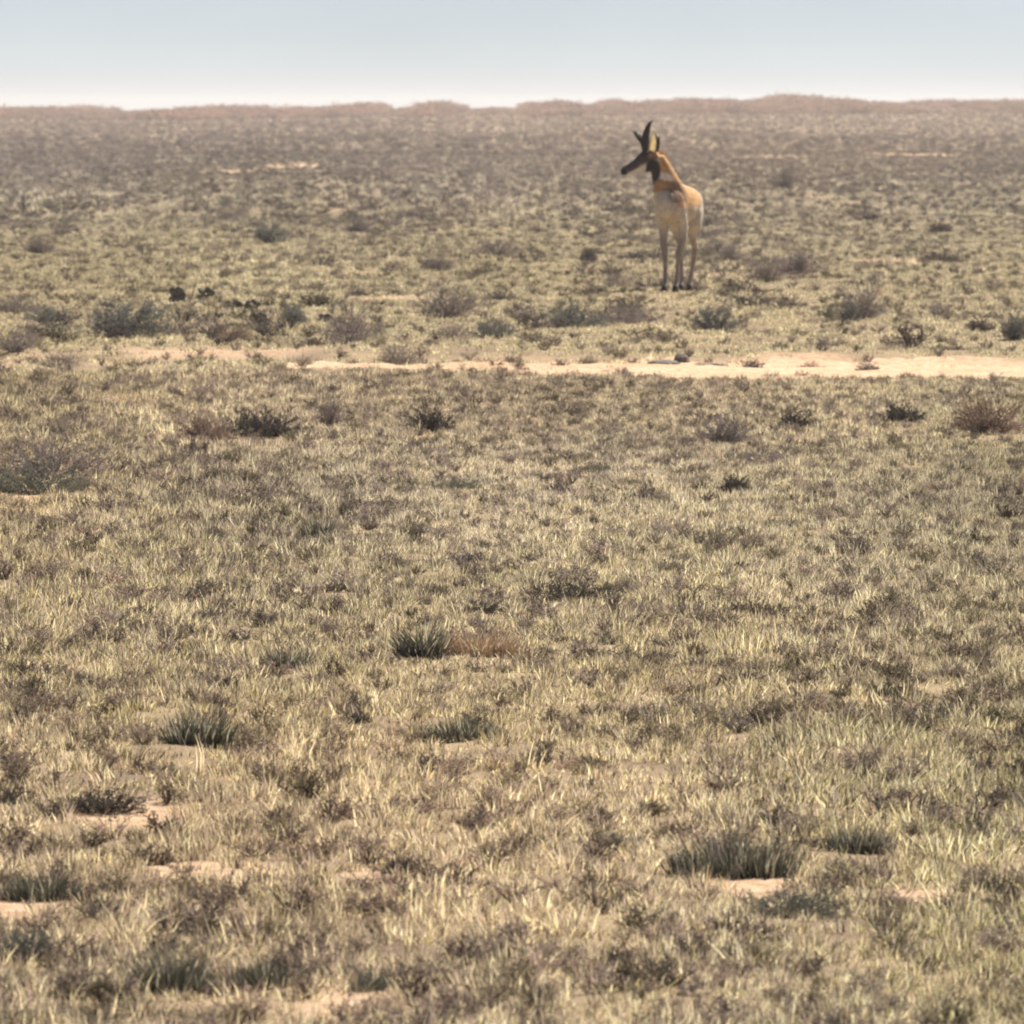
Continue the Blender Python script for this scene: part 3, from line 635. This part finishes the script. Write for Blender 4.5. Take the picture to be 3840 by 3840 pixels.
# ------------------------------------------------------------------ the pronghorn
PX, PD = (2510 - 1920) / FPX * 100.0, 100.0
S_ = 1 / 1237.0
def im(a, b, y=0.0): return Vector(((a - 800) * S_, y, (1780 - b) * S_))      # close-up pixel -> local metres
YAW = math.atan2(.225, .974)
AX = Vector((math.sin(YAW), math.cos(YAW), 0)); LAT = Vector((math.cos(YAW), -math.sin(YAW), 0))
def tb(t, z, s=0.0): return Vector((-.022, -.06, z)) + AX * t + LAT * s

def loft(bm, rings, n=18):
    loops = []
    for (c, uvec, vvec) in rings:
        loops.append([bm.verts.new(c + uvec * math.cos(6.28318 * k / n) + vvec * math.sin(6.28318 * k / n)) for k in range(n)])
    for a, b in zip(loops, loops[1:]):
        for k in range(n): bm.faces.new((a[k], a[(k + 1) % n], b[(k + 1) % n], b[k]))
    for lp, (c, u_, v_), (c2, *_), fl in ((loops[0], rings[0], rings[1], True), (loops[-1], rings[-1], rings[-2], False)):
        p = bm.verts.new(c + (c - c2).normalized() * min(u_.length, v_.length) * .45)
        for k in range(n):
            f = (lp[(k + 1) % n], lp[k], p) if fl else (lp[k], lp[(k + 1) % n], p)
            bm.faces.new(f)
def limb(bm, pts, lat=None, n=14):
    """pts: (centre, lateral radius, depth radius); frames follow the path"""
    L_ = lat or LAT; rings = []
    for i, (c, ra, rb) in enumerate(pts):
        d = (pts[min(i + 1, len(pts) - 1)][0] - pts[max(i - 1, 0)][0]).normalized()
        a = (L_ - d * L_.dot(d)).normalized(); b = d.cross(a)
        rings.append((c, a * ra, b * rb))
    loft(bm, rings, n)

pg = bpy.data.objects.new('pronghorn', None); pg.empty_display_size = .2; col.objects.link(pg)
gz = float(height(PX, PD)); pg.location = (PX, PD, gz)
tag(pg, 'tan and white pronghorn with black horns standing and looking left', 'pronghorn')

bm = bmesh.new()
UP = Vector((0, 0, 1))
torso = [(-.02, .70, .055, .085), (.03, .70, .085, .125), (.10, .70, .108, .150), (.20, .705, .122, .168), (.30, .695, .132, .172), (.42, .685, .140, .168),
         (.54, .685, .140, .152), (.64, .69, .132, .138), (.74, .69, .126, .132), (.83, .685, .112, .125), (.90, .675, .085, .10), (.945, .665, .05, .065)]
loft(bm, [(tb(t, z), LAT * a, UP * b) for t, z, a, b in torso], 24)
# neck and mane ridge
limb(bm, [(tb(.16, .70), .10, .13), (im(792, 800, .06), .092, .125), (im(768, 720, .03), .082, .11), (im(735, 630, .0), .07, .092), (im(700, 545, -.02), .060, .078), (im(672, 490, -.03), .052, .066)], Vector((.35, -.94, 0)), 18)
# head: looks to the left and slightly to the camera
HD = (im(340, 596) - im(640, 474)); HD.y = -.03; HD.normalize()
HS = Vector((-.12, -1, 0)); HS = (HS - HD * HS.dot(HD)).normalized(); HU = HS.cross(HD)
if HU.z < 0: HU = -HU
HC = im(640, 468, -.035)
def hp(f, s=0., uu_=0.): return HC + HD * f + HS * s + HU * uu_      # head frame: forward, near side, up
head = [(-.035, .0, .045, .058), (.0, .002, .060, .074), (.05, -.002, .064, .080), (.10, -.010, .055, .068), (.15, -.018, .043, .053), (.20, -.020, .035, .043), (.245, -.020, .030, .035), (.275, -.022, .023, .025)]
loft(bm, [(hp(f, 0, uo), HS * a, HU * b) for f, uo, a, b in head], 18)
loft(bm, [(hp(f, 0, uo), HS * a, HU * b) for f, uo, a, b in [(.0, -.045, .036, .05), (.06, -.058, .036, .042), (.13, -.052, .028, .032), (.20, -.042, .022, .024)]], 14)   # jaw
for s in (-1, 1):                                       # brow over each eye
    limb(bm, [(hp(.03, s * .05, .038), .022, .022), (hp(.065, s * .053, .032), .024, .022), (hp(.10, s * .042, .018), .015, .015)], HU, 10)
def leg(pts): limb(bm, pts, None, 14)
FL = {-1: (-.070, -.052, -.05), 1: (.085, .055, .04)}
for s in (-1, 1):
    e, kx, hx = FL[s]
    leg([(tb(.13, .70, s * .062), .055, .085), (tb(.17, .60, s * .075), .052, .075), (tb(.21, .515, e), .040, .052), (tb(.20, .42, e), .030, .036), (tb(.185, .335, (e + kx) / 2), .0255, .027),
         (tb(.175, .30, kx), .027, .027), (tb(.178, .26, kx), .021, .0215), (tb(.185, .17, (kx + hx) / 2), .0175, .018), (tb(.19, .10, hx), .020, .022), (tb(.175, .065, hx), .018, .019), (tb(.155, .035, hx), .022, .025)])
HLG = {-1: (-.070, -.058), 1: (.040, .014)}
for s in (-1, 1):
    e, hx = HLG[s]
    leg([(tb(.76, .70, s * .06), .062, .11), (tb(.70, .60, s * .085), .056, .105), (tb(.68, .53, s * .088), .046, .075), (tb(.74, .45, e), .034, .045), (tb(.81, .385, e), .025, .032),
         (tb(.85, .345, e), .023, .030), (tb(.845, .30, e), .0195, .022), (tb(.83, .19, (e + hx) / 2), .0175, .0185), (tb(.825, .10, hx), .020, .022), (tb(.81, .065, hx), .018, .019), (tb(.79, .035, hx), .022, .026)])
limb(bm, [(tb(.90, .75), .030, .025), (tb(.95, .725), .026, .022), (tb(.975, .68), .018, .016), (tb(.98, .64), .008, .008)])      # tail
bmesh.ops.recalc_face_normals(bm, faces=bm.faces)
me = bpy.data.meshes.new('body'); bm.to_mesh(me); bm.free()
tmp = bpy.data.objects.new('body_build', me); col.objects.link(tmp)
m1 = tmp.modifiers.new('r', 'REMESH'); m1.mode = 'VOXEL'; m1.voxel_size = .0065
m2 = tmp.modifiers.new('s', 'SMOOTH'); m2.factor = .5; m2.iterations = 7
dg = bpy.context.evaluated_depsgraph_get()
body_me = bpy.data.meshes.new_from_object(tmp.evaluated_get(dg))
bpy.data.objects.remove(tmp)
body_me.name = 'body'
n = len(body_me.vertices); co = np.empty(n * 3); body_me.vertices.foreach_get('co', co); co = co.reshape(-1, 3)
nr = np.empty(n * 3); body_me.vertices.foreach_get('normal', nr); nr = nr.reshape(-1, 3)
o0 = np.array(tb(0, 0)); A_ = np.array(AX); L_ = np.array(LAT)
tq = (co - o0) @ A_; sq = (co - o0) @ L_; zq = co[:, 2]
dsp = .0045 * fbm(co[:, 0] * 14 + co[:, 1] * 9, zq * 11 + co[:, 1] * 6, 15, 2) + .0022 * fbm(co[:, 0] * 45 + co[:, 1] * 33, zq * 30, 19, 2)      # muscle and tufted coat
dsp = dsp * sstep(.38, .55, zq) * sstep(-.22, -.12, co[:, 0])
body_me.vertices.foreach_set('co', (co + nr * dsp[:, None]).ravel()); body_me.update()
hc = co - np.array(HC); hf = hc @ np.array(HD); hs_ = hc @ np.array(HS); hu = hc @ np.array(HU)
ishead = (hf > -.03 - np.clip(-hu - .02, 0, .2) * .5) & (zq > .86) & (co[:, 0] < -.10 + .25 * np.clip(zq - .95, 0, .2))
coatv = 1 + .22 * fbm(co[:, 0] * 13 + co[:, 1] * 8, zq * 13, 23, 3)
wob = .02 * fbm(co[:, 0] * 18 + co[:, 1] * 7, zq * 18 + co[:, 1] * 5, 7, 3)
tan = np.array((.60, .345, .145)); cream = np.array((.60, .53, .43)); white = np.array((.80, .77, .70)); brn = np.array((.19, .12, .088)); blk = np.array((.022, .019, .02)); gb = np.array((.37, .31, .255))
C = np.tile(tan, (n, 1))
def lay(c, w): 
    global C
    w = np.clip(w, 0, 1)[:, None]; C = C * (1 - w) + np.asarray(c) * w
k = 45
torsoz = (zq > .40) & (~ishead)
lay(cream, np.where(torsoz & (tq > -.1), (.70 - zq + .5 * wob) * k * .35, 0) * (zq < .80))                       # cream belly, carried higher so the flank's shade sits in its colour
lay(cream, np.where(torsoz & (tq < .16), (.10 - tq + wob) * 30, 0) * sstep(.05, -.35, nr @ A_) * sstep(.80, .76, zq + wob) * sstep(.085, .05, sq))    # chest
lay(gb, np.where(zq < .50, sstep(.50, .40, zq + wob), 0))                                                         # legs
lay(cream, np.where(zq < .5, sstep(-.1, .5, (nr @ A_)) * .75, 0))                                                # backs of the legs
front = sstep(.25, -.35, nr[:, 0] * .75 + nr[:, 1] * .65 + nr[:, 2] * .2)
nk = (~ishead) & (zq > .70) & (tq < .22)
lay(brn, np.where(nk, front, 0) * sstep(.775, .80, zq + wob) * sstep(.885, .86, zq + wob) * .6)                    # dark throat band
lay(white, np.where(nk, front, 0) * sstep(.865, .885, zq + wob) * sstep(.945, .92, zq + wob))                      # white throat crescent
lay(brn, np.where(nk & (sq > .0), sstep(.35, -.1, nr[:, 1]), 0) * sstep(.66, .71, zq + wob) * sstep(.89, .84, zq) * sstep(.0, .05, sq + wob) * .7)
lay(white, np.where((tq > .70) & (zq > .45), sstep(.70, .76, tq + wob), 0) * sstep(.805, .775, zq + wob))                # rump patch
H = ishead
lay(tan * .55, np.where(H, 1, 0) * 1.0)
lay(white * .9, np.where(H, sstep(.0, -.03, hu + .022 + wob * .5), 0))                                             # cheek and jaw
lay(blk * 3.0, np.where(H, sstep(-.036, -.016, hu + .15 * np.clip(hf - .12, 0, .2) + wob * .4), 0) * sstep(.02, .05, hf))   # black muzzle bridge and mask
lay(blk, np.where(H, sstep(.235, .25, hf), 0))
chk = np.sqrt(((co[:, 0] + .132) / .056) ** 2 + ((zq - .95) / .095) ** 2)
lay(blk, np.where((co[:, 1] < .01) & (zq > .84), sstep(1.22, .84, chk + wob * 9), 0))                              # cheek patch
lay(blk * 1.6, np.where(H, sstep(.02, .04, hu), 0) * sstep(-.02, .02, hf) * .8)
C = C * coatv[:, None]
at = body_me.attributes.new('bcol', 'FLOAT_COLOR', 'POINT')
at.data.foreach_set('color', np.concatenate([C, np.ones((n, 1))], 1).astype(np.float32).ravel())
body_me.polygons.foreach_set('use_smooth', [True] * len(body_me.polygons))
def coat_mat(name, fixed=None, rough=.8, transl=0.):
    m, nd, l, out = new_mat(name)
    tcn = nd.new('ShaderNodeTexCoord'); nz = nd.new('ShaderNodeTexNoise'); nz.inputs['Scale'].default_value = 70; nz.inputs['Detail'].default_value = 4
    mp = nd.new('ShaderNodeMapping'); mp.inputs['Scale'].default_value = (1, 1, .35); l.new(tcn.outputs['Object'], mp.inputs[0]); l.new(mp.outputs[0], nz.inputs['Vector'])
    rp = nd.new('ShaderNodeValToRGB'); rp.color_ramp.elements[0].color = (.72, .70, .68, 1); rp.color_ramp.elements[1].color = (1.1, 1.1, 1.1, 1)
    rp.color_ramp.elements[0].position = .3; rp.color_ramp.elements[1].position = .7; l.new(nz.outputs[0], rp.inputs[0])
    mx = nd.new('ShaderNodeMix'); mx.data_type = 'RGBA'; mx.blend_type = 'MULTIPLY'; mx.inputs[0].default_value = 1
    if fixed: mx.inputs[6].default_value = (*fixed, 1)
    else:
        a = nd.new('ShaderNodeAttribute'); a.attribute_name = 'bcol'; l.new(a.outputs['Color'], mx.inputs[6])
    l.new(rp.outputs[0], mx.inputs[7])
    p = nd.new('ShaderNodeBsdfPrincipled'); p.inputs['Roughness'].default_value = rough; p.inputs['Specular IOR Level'].default_value = .2
    l.new(mx.outputs[2], p.inputs['Base Color'])
    b = nd.new('ShaderNodeBump'); b.inputs['Strength'].default_value = .35; b.inputs['Distance'].default_value = .004; l.new(nz.outputs[0], b.inputs['Height']); l.new(b.outputs[0], p.inputs['Normal'])
    sh = p.outputs[0]
    if transl:
        t = nd.new('ShaderNodeBsdfTranslucent'); l.new(mx.outputs[2], t.inputs[0]); ms = nd.new('ShaderNodeMixShader'); ms.inputs[0].default_value = transl
        l.new(sh, ms.inputs[1]); l.new(t.outputs[0], ms.inputs[2]); sh = ms.outputs[0]
    l.new(sh, out.inputs[0]); return m
body_me.materials.clear(); body_me.materials.append(coat_mat('pronghorn_coat'))
body = bpy.data.objects.new('body', body_me); col.objects.link(body); body.parent = pg

def bm_part(name, build, mat, parent=pg, smooth=True):
    b = bmesh.new(); build(b); bmesh.ops.recalc_face_normals(b, faces=b.faces)
    m_ = bpy.data.meshes.new(name); b.to_mesh(m_); b.free()
    m_.polygons.foreach_set('use_smooth', [smooth] * len(m_.polygons)); m_.materials.append(mat)
    o = bpy.data.objects.new(name, m_); col.objects.link(o); o.parent = parent; return o
horn_m = coat_mat('horn', (.022, .018, .020), .65)
hoof_m = coat_mat('hoof', (.030, .026, .024), .85)
eye_m = coat_mat('eye', (.006, .005, .005), .12)
ear_m = coat_mat('ear', (.86, .76, .52), .8, .6)
ear_b = coat_mat('ear_rim', (.035, .03, .03), .8)
for s in (1, -1):                                        # near horn, then the far one
    yo = -.035 - s * .038; xo = 0 if s > 0 else 14; zo = 0 if s > 0 else -6
    P = lambda a, b, f=0: im(a + xo, b + zo, yo - s * f)
    hn = bm_part('horn', lambda b: limb(b, [(P(566, 425), .020, .024), (P(562, 380, .004), .019, .026), (P(558, 325, .012), .017, .029), (P(562, 275, .02), .015, .024), (P(574, 225, .026), .013, .020), (P(590, 175, .026), .010, .014), (P(608, 140, .02), .007, .009), (P(630, 122, .012), .003, .004)], Vector((0, 1, 0)), 12), horn_m)
    bm_part('prong', lambda b: limb(b, [(P(556, 345, .012), .014, .026), (P(525, 306, .016), .013, .021), (P(490, 272, .018), .011, .015), (P(455, 230, .018), .005, .006)], Vector((0, 1, 0)), 10), horn_m, hn)
def ear_build(base, tip, wdt, depth, face):
    def f(b):
        n1, n2 = 9, 6; d = tip - base; sidev = d.cross(face).normalized(); fc = sidev.cross(d).normalized()
        for off in (0, .006):
            G = []
            for i in range(n1):
                t_ = i / (n1 - 1); wv = wdt * (math.sin(math.pi * min(1, (.16 + .84 * t_)) ** .8) ** .8 if t_ < 1 else .02)
                G.append([b.verts.new(base + d * t_ + sidev * wv * q - fc * (depth * (1 - q * q) * math.sin(math.pi * (.2 + .8 * t_)) + off * (1 - abs(q)) )) for q in np.linspace(-1, 1, n2)])
            for i in range(n1 - 1):
                for j in range(n2 - 1): b.faces.new((G[i][j], G[i][j + 1], G[i + 1][j + 1], G[i + 1][j]))
        bmesh.ops.remove_doubles(b, verts=b.verts, dist=.0006)
    return f
e1 = bm_part('ear', ear_build(im(628, 438, -.085), im(652, 238, -.12), .031, .014, Vector((-.15, -.98, .1))), ear_m)
bm_part('ear_edge', lambda b: limb(b, [(im(662, 430, -.078), .008, .004), (im(686, 360, -.088), .009, .005), (im(684, 300, -.10), .008, .004), (im(660, 240, -.118), .003, .002)], None, 8), ear_b, e1)
e2 = bm_part('ear', ear_build(im(668, 425, .02), im(706, 268, .06), .022, .014, Vector((-.4, .9, .1))), ear_b)
for s in (-1, 1):
    def eb(b, s=s):
        bmesh.ops.create_icosphere(b, subdivisions=3, radius=.0165, matrix=Matrix.Translation(hp(.068, s * .056, .022)))
    bm_part('eye', eb, eye_m)
for (t0, hx) in ((.148, FL[-1][2]), (.148, FL[1][2]), (.783, HLG[-1][1]), (.783, HLG[1][1])):
    for s in (-1, 1):                                    # cloven: two claws to each hoof
        bm_part('hoof', lambda b: limb(b, [(tb(t0 + .006, .045, hx + s * .010), .012, .022), (tb(t0 - .004, .022, hx + s * .012), .014, .028), (tb(t0 - .012, -.004, hx + s * .014), .015, .034)], None, 10), hoof_m)
# short mane of stiff hairs along the nape
random.seed(5); V, F, CC = [], [], []
for i in range(420):
    q = random.random(); P0 = im(722 + 118 * q, 432 + 225 * q, .02 + .06 * q) + Vector((random.gauss(-.010, .012), random.gauss(0, .016), random.gauss(-.012, .010)))
    L0 = .055 * (1 - .45 * q) * random.uniform(.6, 1.15)
    D0 = Vector((.62 + random.gauss(0, .22), .30 + random.gauss(0, .25), .75 + random.gauss(0, .2))).normalized()
    sd0 = D0.orthogonal().normalized(); sd0 = Matrix.Rotation(random.uniform(0, 6.28), 3, D0) @ sd0
    b0 = len(V); V += [tuple(P0 - sd0 * .003), tuple(P0 + sd0 * .003), tuple(P0 + D0 * L0)]; F.append((b0, b0 + 1, b0 + 2))
    c0 = random.choice(((.50, .30, .12), (.58, .40, .20), (.40, .20, .09))); CC += [c0] * 3
mesh_obj('mane', V, F, leaf_mat('mane_hair', .4, False), pg, cols=CC)

# ------------------------------------------------------------------ haze
hb = bmesh.new(); bmesh.ops.create_cube(hb, size=1)
hm = bpy.data.meshes.new('haze'); hb.to_mesh(hm); hb.free()
hz = bpy.data.objects.new('haze', hm); col.objects.link(hz)
zlo, zhi = -8.5, 5.0
hm.transform(Matrix.Translation((0, 1690, (zlo + zhi) / 2)) @ Matrix.Diagonal((5200, 3560, zhi - zlo, 1)))
m, nd, l, out = new_mat('warm_haze'); pv = nd.new('ShaderNodeVolumePrincipled')
pv.inputs['Color'].default_value = (.97, .93, .91, 1); pv.inputs['Density'].default_value = .00022; pv.inputs['Anisotropy'].default_value = .3
l.new(pv.outputs[0], out.inputs['Volume']); hm.materials.append(m)
tag(hz, 'thin pale haze over the plain thickening to the horizon', 'haze', kind='stuff')
